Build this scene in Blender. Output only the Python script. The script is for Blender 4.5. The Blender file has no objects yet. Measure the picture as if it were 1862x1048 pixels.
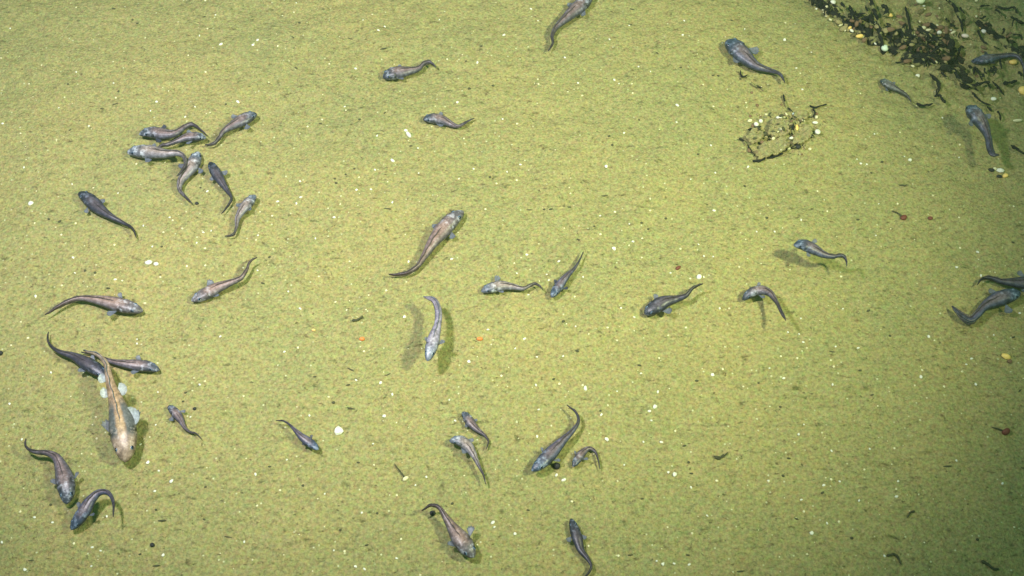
import bpy, bmesh, math, random
import numpy as np
from mathutils import Vector, Matrix
R = math.radians
rnd = random.Random(7)
scene = bpy.context.scene
COL = scene.collection
HAZE = 0.011

# ------------------------------------------------------------------ camera
PITCH, CAMH, HFOV = 56.0, 3.2, 42.0
CAMY = -CAMH / math.tan(R(PITCH))
cam_d = bpy.data.cameras.new('camera'); cam = bpy.data.objects.new('camera', cam_d); COL.objects.link(cam)
cam.location = (0, CAMY, CAMH); cam.rotation_euler = (R(90 - PITCH), 0, 0)
cam_d.angle = R(HFOV); cam_d.clip_end = 500; cam_d.clip_start = 0.05
scene.camera = cam

# ------------------------------------------------------------------ world: dark deep water, faint green
world = bpy.data.worlds.new('World'); scene.world = world; world.use_nodes = True
bg = world.node_tree.nodes['Background']
bg.inputs['Color'].default_value = (0.26, 0.60, 0.40, 1); bg.inputs['Strength'].default_value = 0.55

# ------------------------------------------------------------------ the vehicle's two lamps (double shadows in the photograph)
def spot(name, loc, aim, power, size, blend, col):
    d = bpy.data.lights.new(name, 'SPOT'); o = bpy.data.objects.new(name, d); COL.objects.link(o)
    o.location = loc
    o.rotation_euler = (Vector(aim) - Vector(loc)).to_track_quat('-Z', 'Y').to_euler()
    d.energy = power; d.spot_size = R(size); d.spot_blend = blend; d.shadow_soft_size = 0.15; d.color = col
    return o
spot('lamp', (2.31, -1.00, 3.3), (-0.47, 0.67, 0), 1090, 57, 1.0, (0.91, 0.985, 0.55))
spot('lamp', (-1.45, -0.42, 3.2), (-0.49, 0.58, 0), 715, 77, 1.0, (1.04, 0.99, 1.06))

scene.view_settings.view_transform = 'Standard'; scene.view_settings.look = 'None'
scene.view_settings.exposure = 0.0; scene.view_settings.gamma = 1.0

# ------------------------------------------------------------------ pixel rays (photograph is 1862 x 1048)
FWD = Vector((0, math.cos(R(PITCH)), -math.sin(R(PITCH)))); UP = Vector((0, math.sin(R(PITCH)), math.cos(R(PITCH))))
CAM = Vector((0, CAMY, CAMH)); TH = math.tan(R(HFOV / 2))
def ray(px, py):
    return FWD + Vector((1, 0, 0)) * ((px - 931) / 931 * TH) + UP * (-(py - 524) / 931 * TH)
def at(px, py, z):
    d = ray(px, py); return CAM + d * ((z - CAMH) / d.z)
def mpp(p):                                   # metres per photograph pixel at a point
    return (p - CAM).dot(FWD) * TH / 931

# ------------------------------------------------------------------ water haze: one even box round camera, lamps and seabed
def haze_box(x, y, z0, z1, dens, col):
    V = [(sx * x, sy * y, z) for z in (z0, z1) for sy in (-1, 1) for sx in (-1, 1)]
    me_ = bpy.data.meshes.new('haze'); me_.from_pydata(V, [], [(0, 2, 3, 1), (4, 5, 7, 6), (0, 1, 5, 4), (2, 6, 7, 3), (0, 4, 6, 2), (1, 3, 7, 5)]); me_.update()
    m = bpy.data.materials.new('haze'); m.use_nodes = True; nt = m.node_tree; nt.nodes.remove(nt.nodes['Principled BSDF'])
    v = nt.nodes.new('ShaderNodeVolumePrincipled'); v.inputs['Density'].default_value = dens; v.inputs['Color'].default_value = (*col, 1)
    nt.links.new(v.outputs[0], nt.nodes['Material Output'].inputs['Volume']); me_.materials.append(m)
    o = bpy.data.objects.new('haze', me_); COL.objects.link(o); o['kind'] = 'stuff'; o['label'] = 'faint greenish haze of the deep water'; o['category'] = 'haze'
haze_box(62, 62, -1.1, 3.6, HAZE, (0.62, 0.86, 0.66)) if HAZE else None

# ------------------------------------------------------------------ numpy noise and the seabed height
def vnoise(x, y, seed=0):
    x = np.asarray(x, float); y = np.asarray(y, float)
    xi = np.floor(x).astype(np.int64); yi = np.floor(y).astype(np.int64); fx = x - xi; fy = y - yi
    def h(a, b):
        n = (a * 374761393 + b * 668265263 + seed * 1442695041) & 0xffffffff
        n = ((n ^ (n >> 13)) * 1274126177) & 0xffffffff
        return ((n ^ (n >> 16)) & 0xffff) / 65535.0
    u = fx * fx * (3 - 2 * fx); v = fy * fy * (3 - 2 * fy)
    a = h(xi, yi) * (1 - u) + h(xi + 1, yi) * u; b = h(xi, yi + 1) * (1 - u) + h(xi + 1, yi + 1) * u
    return (a * (1 - v) + b * v) * 2 - 1
def seg_dist(x, y, pts):
    d = np.full(np.shape(x), 1e9)
    for (ax, ay), (bx, by) in zip(pts[:-1], pts[1:]):
        vx, vy = bx - ax, by - ay
        t = np.clip(((x - ax) * vx + (y - ay) * vy) / (vx * vx + vy * vy), 0, 1)
        d = np.minimum(d, np.hypot(x - ax - t * vx, y - ay - t * vy))
    return d
GULLY = [tuple(at(px, py, 0)[:2]) for px, py in [(1430, -40), (1500, 22), (1545, 52), (1590, 78), (1640, 100), (1690, 116), (1740, 118)]]
TANGLE = at(1735, 75, 0); SLAB = at(1420, 240, 0); TWIGS = at(1810, 170, 0)
def ground(x, y):
    x = np.asarray(x, float); y = np.asarray(y, float)
    z = 0.010 * vnoise(x * 1.7 + 3, y * 1.7, 1) + 0.006 * vnoise(x * 7, y * 9, 2) + 0.003 * vnoise(x * 13, y * 15, 12)
    z = z + 0.0032 * vnoise(x * 24, y * 30, 3) + 0.0014 * vnoise(x * 60, y * 80, 4)
    p = np.clip(vnoise(x * 17, y * 30, 5) - 0.55, 0, 1); z = z - 0.012 * p          # small pits and furrows
    rough = np.exp(-(((x - TANGLE.x) / 0.34) ** 2 + ((y - TANGLE.y) / 0.24) ** 2))
    rough = rough + 0.5 * np.exp(-(((x - SLAB.x) / 0.14) ** 2 + ((y - SLAB.y) / 0.12) ** 2))
    rough = rough + 0.5 * np.exp(-(((x - TWIGS.x) / 0.2) ** 2 + ((y - TWIGS.y) / 0.15) ** 2))
    z = z + rough * (0.020 * vnoise(x * 21, y * 21, 6) + 0.018 * np.abs(vnoise(x * 34, y * 34, 7)) + 0.010 * vnoise(x * 70, y * 70, 8))
    z = z - 0.012 * np.exp(-(seg_dist(x, y, GULLY) / 0.05) ** 2)
    return z
def gz(x, y): return float(ground(np.array([x]), np.array([y]))[0])
def on_ground(px, py):
    z = 0.0
    for _ in range(3):
        p = at(px, py, z); z = gz(p.x, p.y)
    return Vector((p.x, p.y, z))

# ------------------------------------------------------------------ node helpers
def new_mat(name):
    m = bpy.data.materials.new(name); m.use_nodes = True
    nt = m.node_tree; b = nt.nodes['Principled BSDF']
    return m, nt, b
def N(nt, t, **kw):
    n = nt.nodes.new(t)
    for k, v in kw.items(): setattr(n, k, v)
    return n
def L(nt, a, b): nt.links.new(a, b)
def noise(nt, vec, scale, detail=3, rough=0.55):
    n = N(nt, 'ShaderNodeTexNoise'); n.inputs['Scale'].default_value = scale; n.inputs['Detail'].default_value = detail
    n.inputs['Roughness'].default_value = rough; L(nt, vec, n.inputs['Vector']); return n
def ramp(nt, fac, stops):
    r = N(nt, 'ShaderNodeValToRGB'); e = r.color_ramp.elements
    while len(e) < len(stops): e.new(0.5)
    for i, (p, c) in enumerate(stops):
        e[i].position = p; e[i].color = (c[0], c[1], c[2], 1) if hasattr(c, '__len__') else (c, c, c, 1)
    L(nt, fac, r.inputs['Fac']); return r
def mix(nt, mode, fac, a, b):
    m = N(nt, 'ShaderNodeMix', data_type='RGBA', blend_type=mode)
    for i, v in ((0, fac), (6, a), (7, b)):
        if hasattr(v, 'is_linked') or hasattr(v, 'links'): L(nt, v, m.inputs[i])
        else: m.inputs[i].default_value = v if i == 0 else (v[0], v[1], v[2], 1)
    return m.outputs[2]
def mapping(nt, vec, sc, rot=(0, 0, 0)):
    n = N(nt, 'ShaderNodeMapping'); n.inputs['Scale'].default_value = sc; n.inputs['Rotation'].default_value = rot
    L(nt, vec, n.inputs['Vector']); return n.outputs[0]
def bump(nt, b, h, strength, dist):
    n = N(nt, 'ShaderNodeBump'); n.inputs['Strength'].default_value = strength; n.inputs['Distance'].default_value = dist
    L(nt, h, n.inputs['Height']); L(nt, n.outputs[0], b.inputs['Normal'])

SED_A, SED_B, SED_C = (0.314, 0.277, 0.116), (0.266, 0.256, 0.109), (0.340, 0.301, 0.136)
def sediment(name, tint=(1, 1, 1)):
    m, nt, b = new_mat(name)
    co = N(nt, 'ShaderNodeTexCoord').outputs['Object']
    big = noise(nt, co, 2.2, 4); mid = noise(nt, co, 26, 4)
    c = ramp(nt, big.outputs[0], [(0.35, SED_B), (0.65, SED_A)]).outputs[0]
    c = mix(nt, 'MIX', ramp(nt, mid.outputs[0], [(0.45, 0.0), (0.75, 0.55)]).outputs[0], c, SED_C)
    grain = noise(nt, co, 125, 3, 0.7)
    c = mix(nt, 'MULTIPLY', 1.0, c, ramp(nt, grain.outputs[0], [(0.27, 0.62), (0.5, 0.99), (0.73, 1.38)]).outputs[0])
    gr = noise(nt, co, 85, 2, 0.65)                                   # grains of differing hue
    c = mix(nt, 'OVERLAY', 0.27, c, gr.outputs[1])
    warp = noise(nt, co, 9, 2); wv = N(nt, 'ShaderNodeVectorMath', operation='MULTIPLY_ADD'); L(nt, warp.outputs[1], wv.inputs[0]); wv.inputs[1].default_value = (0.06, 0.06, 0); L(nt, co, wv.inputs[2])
    dash = noise(nt, mapping(nt, wv.outputs[0], (34, 62, 34), (0, 0, R(-14))), 1.0, 3, 0.62)  # dark dashes: shade of small ripples painted into the sediment colour
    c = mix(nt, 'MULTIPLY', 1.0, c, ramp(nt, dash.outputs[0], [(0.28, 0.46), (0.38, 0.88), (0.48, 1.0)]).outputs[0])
    dash2 = noise(nt, mapping(nt, wv.outputs[0], (80, 125, 80), (0, 0, R(24))), 1.0, 2, 0.6)  # finer layer of the painted ripple shade
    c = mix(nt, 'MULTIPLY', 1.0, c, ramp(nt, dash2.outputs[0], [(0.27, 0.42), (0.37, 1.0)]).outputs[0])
    v = N(nt, 'ShaderNodeTexVoronoi'); v.inputs['Scale'].default_value = 75; L(nt, co, v.inputs['Vector'])
    sep = N(nt, 'ShaderNodeSeparateColor'); L(nt, v.outputs['Color'], sep.inputs[0])
    near = ramp(nt, v.outputs['Distance'], [(0.14, 1.0), (0.24, 0.0)]).outputs[0]
    few = ramp(nt, sep.outputs[0], [(0.90, 0.0), (0.97, 1.0)]).outputs[0]
    c = mix(nt, 'MIX', mix(nt, 'MULTIPLY', 1.0, near, few), c, (0.55, 0.55, 0.34))
    if tint != (1, 1, 1): c = mix(nt, 'MULTIPLY', 1.0, c, tint)
    L(nt, c, b.inputs['Base Color']); b.inputs['Roughness'].default_value = 0.95
    b.inputs['Specular IOR Level'].default_value = 0.15
    hh = mix(nt, 'ADD', 0.6, noise(nt, co, 150, 3, 0.7).outputs[0], noise(nt, mapping(nt, co, (40, 62, 40)), 1.0, 4, 0.6).outputs[0])
    bump(nt, b, hh, 0.85, 0.009)
    return m
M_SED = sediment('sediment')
M_CRUST = sediment('silted_crust', (0.98, 0.94, 1.05))

# ------------------------------------------------------------------ object helpers
def tag(o, label, cat, group=None, kind=None):
    o['label'] = label; o['category'] = cat
    if group: o['group'] = group
    if kind: o['kind'] = kind
    return o
def link_mesh(name, verts, faces, mat, parent=None, smooth=True, uv=None, loc=(0, 0, 0), mats=None, fmat=None):
    me = bpy.data.meshes.new(name); me.from_pydata([tuple(v) for v in verts], [], faces); me.update()
    if uv is not None:
        ul = me.uv_layers.new(name='body')
        for lp in me.loops: ul.data[lp.index].uv = uv[lp.vertex_index]
    if smooth: me.polygons.foreach_set('use_smooth', [True] * len(me.polygons))
    for m in (mats or [mat]): me.materials.append(m)
    if fmat: me.polygons.foreach_set('material_index', fmat)
    o = bpy.data.objects.new(name, me); COL.objects.link(o); o.location = loc
    if parent: o.parent = parent
    return o

# ------------------------------------------------------------------ seabed: one sheet, dense where the camera looks
def axis(lo, hi, step, far):
    a = list(np.arange(lo, hi + 1e-6, step)); s = step; b = a[-1]; out = []
    while b < far: s *= 1.5; b += s; out.append(b)
    s = step; b = a[0]; pre = []
    while b > -far: s *= 1.5; b -= s; pre.append(b)
    return np.array(pre[::-1] + a + out)
xs = axis(-2.0, 2.1, 0.0075, 60); ys = axis(-1.05, 1.55, 0.0075, 60)
X, Y = np.meshgrid(xs, ys); Z = ground(X, Y)
nx, ny = len(xs), len(ys)
me = bpy.data.meshes.new('seabed')
me.vertices.add(nx * ny); me.vertices.foreach_set('co', np.stack([X, Y, Z], -1).astype(np.float32).ravel())
i = np.arange(ny - 1)[:, None] * nx + np.arange(nx - 1)[None, :]
q = np.stack([i, i + 1, i + 1 + nx, i + nx], -1).reshape(-1, 4); nq = len(q)
me.loops.add(nq * 4); me.loops.foreach_set('vertex_index', q.ravel().astype(np.int32))
me.polygons.add(nq); me.polygons.foreach_set('loop_start', np.arange(0, nq * 4, 4, dtype=np.int32))
me.polygons.foreach_set('use_smooth', np.ones(nq, bool))
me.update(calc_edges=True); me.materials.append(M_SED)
seabed = bpy.data.objects.new('seabed', me); COL.objects.link(seabed); seabed['kind'] = 'structure'
seabed['label'] = 'olive yellow silty seabed with fine grain and small pits'

# ------------------------------------------------------------------ fish materials
def fish_mat(name, head, back, stripe, side, belly, tail, rough=0.40, flank=None):
    def mute(q, k=.32): l_ = .3 * q[0] + .5 * q[1] + .2 * q[2]; return tuple((c_ * (1 - k) + l_ * k) for c_ in q)
    head, side, belly = mute(head), mute(side), mute(belly)
    m, nt, b = new_mat(name)
    uvn = N(nt, 'ShaderNodeUVMap', uv_map='body'); sp = N(nt, 'ShaderNodeSeparateXYZ'); L(nt, uvn.outputs[0], sp.inputs[0])
    u, v = sp.outputs[0], sp.outputs[1]
    co = N(nt, 'ShaderNodeTexCoord').outputs['Object']
    n1 = noise(nt, co, 75, 4, 0.65); n2 = noise(nt, co, 220, 2)
    wob = N(nt, 'ShaderNodeMath', operation='MULTIPLY_ADD'); L(nt, n1.outputs[0], wob.inputs[0]); wob.inputs[1].default_value = 0.16; wob.inputs[2].default_value = -0.08
    v2 = N(nt, 'ShaderNodeMath', operation='ADD'); L(nt, v, v2.inputs[0]); L(nt, wob.outputs[0], v2.inputs[1])
    u2 = N(nt, 'ShaderNodeMath', operation='ADD'); L(nt, u, u2.inputs[0]); L(nt, wob.outputs[0], u2.inputs[1])
    backc = ramp(nt, u2.outputs[0], [(0.10, head), (0.26, back), (0.62, back), (0.88, tail)]).outputs[0]
    sidec = ramp(nt, u2.outputs[0], [(0.08, head), (0.20, side), (0.60, side), (0.85, tail)]).outputs[0]
    if flank: sidec = ramp(nt, u2.outputs[0], [(0.15, head), (0.19, side), (0.40, side), (0.52, back), (0.88, tail)]).outputs[0]
    strc = ramp(nt, u2.outputs[0], [(0.12, 0.0), (0.24, 1.0), (0.55, 0.8), (0.8, 0.0)]).outputs[0]
    c = mix(nt, 'MIX', ramp(nt, v2.outputs[0], [(0.22, 0.0), (0.42, 1.0)] if not flank else [(0.06, 0.0), (0.12, 1.0)]).outputs[0], backc, sidec)
    st = mix(nt, 'MULTIPLY', 1.0, ramp(nt, v2.outputs[0], [(0.07, 1.0), (0.20, 0.0)] if not flank else [(0.04, 1.0), (0.09, 0.0)]).outputs[0], strc)
    c = mix(nt, 'MIX', st, c, stripe)
    c = mix(nt, 'MIX', ramp(nt, v2.outputs[0], [(0.58, 0.0), (0.75, 1.0)]).outputs[0], c, belly)
    c = mix(nt, 'MULTIPLY', 1.0, c, ramp(nt, v2.outputs[0], [(0.30, 1.0), (0.42, 0.52), (0.60, 0.52), (0.72, 1.0)]).outputs[0])  # underside shade put into the skin colour as a dark flank band
    gill = ramp(nt, u2.outputs[0], [(0.175, 1.0), (0.20, 0.22), (0.235, 1.0)]).outputs[0]
    c = mix(nt, 'MULTIPLY', ramp(nt, v, [(0.12, 0.0), (0.25, 1.0)]).outputs[0], c, gill)
    pale = mix(nt, 'MULTIPLY', 1.0, ramp(nt, n1.outputs[0], [(0.51, 0.0), (0.62, 0.55)]).outputs[0],
               ramp(nt, u, [(0.02, 1.0), (0.20, 1.0), (0.30, 0.15)]).outputs[0])
    c = mix(nt, 'MIX', pale, c, belly)
    c = mix(nt, 'MULTIPLY', 1.0, c, ramp(nt, n1.outputs[0], [(0.32, 0.42), (0.68, 1.28)]).outputs[0])
    c = mix(nt, 'MULTIPLY', 1.0, c, ramp(nt, n2.outputs[0], [(0.3, 0.8), (0.7, 1.2)]).outputs[0])
    L(nt, c, b.inputs['Base Color']); b.inputs['Roughness'].default_value = rough
    b.inputs['Specular IOR Level'].default_value = 0.45
    bump(nt, b, n2.outputs[0], 0.25, 0.002)
    return m
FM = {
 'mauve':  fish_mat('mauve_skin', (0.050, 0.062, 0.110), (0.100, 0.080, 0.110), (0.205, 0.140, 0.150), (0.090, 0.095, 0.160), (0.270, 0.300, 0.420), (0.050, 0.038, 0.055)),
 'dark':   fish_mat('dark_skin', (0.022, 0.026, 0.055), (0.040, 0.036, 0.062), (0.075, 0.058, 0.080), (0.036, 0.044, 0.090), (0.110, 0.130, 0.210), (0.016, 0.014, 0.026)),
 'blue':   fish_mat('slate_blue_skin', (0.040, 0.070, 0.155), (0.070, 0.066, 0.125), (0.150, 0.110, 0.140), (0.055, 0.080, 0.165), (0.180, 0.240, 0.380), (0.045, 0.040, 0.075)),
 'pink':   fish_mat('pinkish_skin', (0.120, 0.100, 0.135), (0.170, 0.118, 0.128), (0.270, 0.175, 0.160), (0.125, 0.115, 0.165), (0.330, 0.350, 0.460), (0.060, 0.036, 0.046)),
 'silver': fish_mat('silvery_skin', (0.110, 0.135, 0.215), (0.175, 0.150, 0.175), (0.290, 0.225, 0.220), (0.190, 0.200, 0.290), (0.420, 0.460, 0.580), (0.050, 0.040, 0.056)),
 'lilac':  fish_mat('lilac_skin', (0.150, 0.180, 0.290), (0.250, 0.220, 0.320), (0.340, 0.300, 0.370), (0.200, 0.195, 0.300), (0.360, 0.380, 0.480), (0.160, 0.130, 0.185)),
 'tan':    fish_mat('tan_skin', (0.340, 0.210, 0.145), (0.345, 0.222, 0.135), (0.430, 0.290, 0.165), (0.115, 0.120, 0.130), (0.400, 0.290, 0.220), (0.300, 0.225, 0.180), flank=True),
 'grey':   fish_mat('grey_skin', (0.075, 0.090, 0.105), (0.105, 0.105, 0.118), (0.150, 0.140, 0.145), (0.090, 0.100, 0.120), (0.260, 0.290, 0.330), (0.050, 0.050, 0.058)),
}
def fin_mat(name, c, tr):
    m, nt, b = new_mat(name)
    co = N(nt, 'ShaderNodeTexCoord').outputs['Object']; n = noise(nt, co, 160, 3)
    cc = mix(nt, 'MULTIPLY', 1.0, c, ramp(nt, n.outputs[0], [(0.3, 0.7), (0.7, 1.25)]).outputs[0])
    L(nt, cc, b.inputs['Base Color']); b.inputs['Roughness'].default_value = 0.4
    t = N(nt, 'ShaderNodeBsdfTranslucent'); L(nt, cc, t.inputs[0]); p = N(nt, 'ShaderNodeBsdfTransparent')
    m1 = N(nt, 'ShaderNodeMixShader'); m1.inputs[0].default_value = 0.3; L(nt, b.outputs[0], m1.inputs[1]); L(nt, t.outputs[0], m1.inputs[2])
    m2 = N(nt, 'ShaderNodeMixShader'); m2.inputs[0].default_value = tr; L(nt, m1.outputs[0], m2.inputs[1]); L(nt, p.outputs[0], m2.inputs[2])
    L(nt, m2.outputs[0], nt.nodes['Material Output'].inputs[0]); return m
FIN = {'pale': fin_mat('pale_fin_skin', (0.17, 0.19, 0.27), 0.32), 'dark': fin_mat('dark_fin_skin', (0.050, 0.055, 0.090), 0.15),
       'mid': fin_mat('brown_fin_skin', (0.12, 0.10, 0.12), 0.35), 'white': fin_mat('white_fin_skin', (0.62, 0.68, 0.72), 0.42), 'grey': fin_mat('grey_fin_skin', (0.20, 0.21, 0.24), 0.1)}
m, nt, b = new_mat('eye_dark'); b.inputs['Base Color'].default_value = (0.006, 0.010, 0.03, 1); b.inputs['Roughness'].default_value = 0.12; M_EYE = m
m, nt, b = new_mat('eye_ring'); b.inputs['Base Color'].default_value = (0.09, 0.14, 0.22, 1); b.inputs['Roughness'].default_value = 0.25; M_RING = m

# ------------------------------------------------------------------ fish builder
PS = [0.0, .012, .035, .07, .12, .18, .24, .30, .40, .50, .60, .70, .80, .90, .96, 1.0]
PW = [.03, .28, .48, .66, .82, .95, 1.0, .94, .74, .54, .38, .27, .20, .14, .10, .03]
PH = [.03, .26, .44, .60, .74, .84, .86, .82, .70, .58, .48, .40, .32, .23, .15, .04]
def catmull(pts, n):
    P = [2 * pts[0] - pts[1]] + pts + [2 * pts[-1] - pts[-2]]; out = []
    for k in range(1, len(P) - 2):
        for j in range(n):
            t = j / n; a, b_, c, d = P[k - 1], P[k], P[k + 1], P[k + 2]
            out.append(0.5 * (2 * b_ + (c - a) * t + (2 * a - 5 * b_ + 4 * c - d) * t * t + (3 * b_ - a - 3 * c + d) * t ** 3))
    out.append(P[-2]); return out
def resample(pts, ss):
    d = [0]
    for a, b_ in zip(pts[:-1], pts[1:]): d.append(d[-1] + (b_ - a).length)
    T = d[-1]; out = []; k = 0
    for s in ss:
        x = s * T
        while k < len(d) - 2 and d[k + 1] < x: k += 1
        f = (x - d[k]) / max(1e-9, d[k + 1] - d[k]); out.append(pts[k].lerp(pts[k + 1], min(1, max(0, f))))
    return out, T
def sm(a, b_, x): t = min(1, max(0, (x - a) / (b_ - a))); return t * t * (3 - 2 * t)
def fan(root, d1, d2, length, n, curl, nrm, th=0.0012, ruf=1.0):
    """closed thin fan: root point, edge directions d1 -> d2, rounded rim, curled towards nrm"""
    rows = 5; V = []; F = []
    for side in (1, -1):
        for r in range(rows + 1):
            for k in range(n + 1):
                f = k / n; d = d1.lerp(d2, f).normalized(); ln = length * (0.72 + 0.28 * math.sin(math.pi * (0.15 + 0.7 * f))) * (1 + ruf * 0.05 * (-1) ** k)
                q = 0.10 + 0.90 * r / rows
                V.append(root + d * (ln * q) + nrm * (curl * length * q * q + side * th * (1.15 - q) + ruf * 0.0012 * (-1) ** k * q))
    m_ = (rows + 1) * (n + 1)
    for r in range(rows):
        for k in range(n):
            a = r * (n + 1) + k; F.append((a, a + 1, a + n + 2, a + n + 1)); F.append((m_ + a, m_ + a + n + 1, m_ + a + n + 2, m_ + a + 1))
    rim = [r * (n + 1) for r in range(rows)] + [rows * (n + 1) + k for k in range(n)] + [r * (n + 1) + n for r in range(rows, 0, -1)] + [k for k in range(n, 0, -1)]
    for a, b_ in zip(rim, rim[1:] + rim[:1]): F.append((a, m_ + a, m_ + b_, b_))
    return V, F
def ellipsoid(c, ax, nu=10, nv=7):
    V = []; F = []
    for j in range(nv + 1):
        ph = math.pi * j / nv
        for k in range(nu):
            t = 2 * math.pi * k / nu
            V.append(c + ax[2] * math.cos(ph) + (ax[0] * math.cos(t) + ax[1] * math.sin(t)) * math.sin(ph))
    for j in range(nv):
        for k in range(nu):
            a = j * nu + k; b_ = j * nu + (k + 1) % nu; F.append((a, b_, b_ + nu, a + nu))
    return V, F
def make_fish(label, path, W, kind, clear=0.010, lift=0.0, roll=0, tailw=0.0, fins='pale', spread=(0.55, 0.55), bank=0, finlen=1.0, eyes=1.0, headw=1.0, dorsal='mid', jitter=1.0):
    # first pass for scale
    p0 = at(*path[len(path) // 3], 0.02); hw = W * (1.04 if 'crowded' in label else 0.94) * mpp(p0) / 2
    n = len(path); pts = []
    for k, (px, py) in enumerate(path):
        g = on_ground(px, py).z; t = k / (n - 1)
        zz = g + clear * (0.35 if clear < .07 else 0.75) + hw * (0.62 if t < 0.4 else 0.62 - 0.2 * (t - 0.4)) + lift * t
        pts.append(at(px, py, zz))
    base = pts[n // 3]; o = Vector((base.x, base.y, gz(base.x, base.y)))
    root = bpy.data.objects.new('fish', None); COL.objects.link(root); root.location = o; root.empty_display_size = 0.05
    tag(root, label, 'fish', 'fish scattered over the seabed')
    fine = catmull([p - o for p in pts], 12)
    ss = [0, .006, .016, .03, .05] + [.05 + .95 * (k / 46) for k in range(1, 47)]
    C, T = resample(fine, ss); nr = 22
    TG = []; S = []; U = []
    for k in range(len(C)):
        a = C[max(0, k - 2)]; b_ = C[min(len(C) - 1, k + 2)]; t = (a - b_).normalized()          # towards the head
        s = t.cross(Vector((0, 0, 1))).normalized(); u_ = s.cross(t).normalized()
        r = R(bank) + R(roll) * sm(.35, .8, ss[k])
        s, u_ = s * math.cos(r) + u_ * math.sin(r), u_ * math.cos(r) - s * math.sin(r)
        TG.append(t); S.append(s); U.append(u_)
    def wid(s): return hw * max(np.interp(s, PS, PW) * (headw if s < .2 else 1), tailw * sm(.25, .5, s) * (1 - sm(.90, 1.02, s)) if tailw else 0)
    def hei(s): return hw * np.interp(s, PS, PH) * (0.82 if s < .6 else 0.82 + .18 * (s - .6) / .4)
    V = []; F = []; UVs = []
    for k, s in enumerate(ss):
        w, h = wid(s), hei(s)
        neck = 1 - 0.07 * math.exp(-((s - 0.225) / 0.018) ** 2)
        for j in range(nr):
            a = 2 * math.pi * j / nr; sx, cz = math.sin(a), math.cos(a)
            x = w * neck * math.copysign(abs(sx) ** 0.86, sx); z = h * (cz if cz > 0 else 0.82 * cz)
            if s < .2: z += 0.07 * hw * abs(sx) * sm(.02, .07, s) * (cz > -.2)        # brow and cheek swell
            V.append(C[k] + S[k] * x + U[k] * z); UVs.append((s, abs((a / math.pi) if a <= math.pi else 2 - a / math.pi)))
    for k in range(len(ss) - 1):
        for j in range(nr):
            a = k * nr + j; b_ = k * nr + (j + 1) % nr; F.append((a, a + nr, b_ + nr, b_))
    for k, rev in ((0, False), (len(ss) - 1, True)):
        V.append(C[k] + TG[k] * (0.0015 if not rev else -0.001)); UVs.append((ss[k], 0.5)); ci = len(V) - 1
        for j in range(nr):
            a = k * nr + j; b_ = k * nr + (j + 1) % nr; F.append((ci, a, b_) if not rev else (ci, b_, a))
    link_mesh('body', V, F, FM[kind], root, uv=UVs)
    # eyes
    ke = min(range(len(ss)), key=lambda k: abs(ss[k] - 0.085))
    for sd in (1, -1):
        a = R(52); w, h = wid(ss[ke]), hei(ss[ke])
        c = C[ke] + S[ke] * (sd * w * math.sin(a) * 0.95) + U[ke] * (h * math.cos(a) * 1.02)
        nrm = (S[ke] * (sd * math.sin(a)) + U[ke] * math.cos(a)).normalized(); tg = TG[ke]; bt = nrm.cross(tg).normalized()
        re = hw * 0.21 * eyes
        v1, f1 = ellipsoid(c, (tg * re * 1.25, bt * re, nrm * re * 0.55)); v2, f2 = ellipsoid(c + nrm * re * 0.18, (tg * re * 1.0, bt * re * 0.82, nrm * re * 0.50))
        link_mesh('eye', v1 + v2, f1 + [tuple(i_ + len(v1) for i_ in f) for f in f2], None, root, mats=[M_RING, M_EYE], fmat=[0] * len(f1) + [1] * len(f2))
    # pectoral fins
    kf = min(range(len(ss)), key=lambda k: abs(ss[k] - 0.245))
    for sd, sp_ in ((1, spread[0]), (-1, spread[1])):
        rt = C[kf] + S[kf] * (sd * wid(ss[kf]) * 0.86) - U[kf] * (hei(ss[kf]) * 0.12)
        out = S[kf] * sd; back = -TG[kf]
        sp_ += jitter * rnd.uniform(-.3, .35); half = rnd.uniform(.3, .5); a1, a2 = sp_ - half, sp_ + half; fl = finlen * rnd.uniform(.8, 1.25)
        d1 = back * math.cos(a1) + out * math.sin(a1) - U[kf] * 0.10; d2 = back * math.cos(a2) + out * math.sin(a2) + U[kf] * 0.12
        v_, f_ = fan(rt, d1, d2, hw * 1.12 * fl, 8, 0.10, U[kf]); link_mesh('pectoral_fin', v_, f_, FIN[fins], root)
    # dorsal and anal fin ribbons
    for nm, sgn, s0 in (('dorsal_fin', 1, .27), ('anal_fin', -1, .42)):
        ks = [k for k in range(len(ss)) if ss[k] >= s0]; V = []; F = []
        for q, k in enumerate(ks):
            s = ss[k]; hb = hei(s) * (0.97 if sgn > 0 else 0.80); fh = hw * 0.26 * sm(s0 - .02, s0 + .12, s) * (1 - 0.75 * sm(.75, 1.0, s)) * (1 + 0.10 * (-1) ** q)
            wob = hw * 0.05 * math.sin(s * 55); th = 0.0007
            for sx in (1, -1):
                V.append(C[k] + U[k] * (sgn * hb * 0.9) + S[k] * (sx * th * 1.6)); V.append(C[k] + U[k] * (sgn * (hb + fh)) + S[k] * (sx * th * 0.5 + wob) - TG[k] * fh * 0.35)
        for q in range(len(ks) - 1):
            a = q * 4; b_ = a + 4
            F += [(a, a + 1, b_ + 1, b_), (a + 2, b_ + 2, b_ + 3, a + 3), (a + 1, a + 3, b_ + 3, b_ + 1), (a, b_, b_ + 2, a + 2)]
        e = (len(ks) - 1) * 4; F += [(0, 2, 3, 1), (e, e + 1, e + 3, e + 2)]
        link_mesh(nm, V, F, FIN[dorsal], root)
    return root, C, S, U, TG, ss, hw

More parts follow.
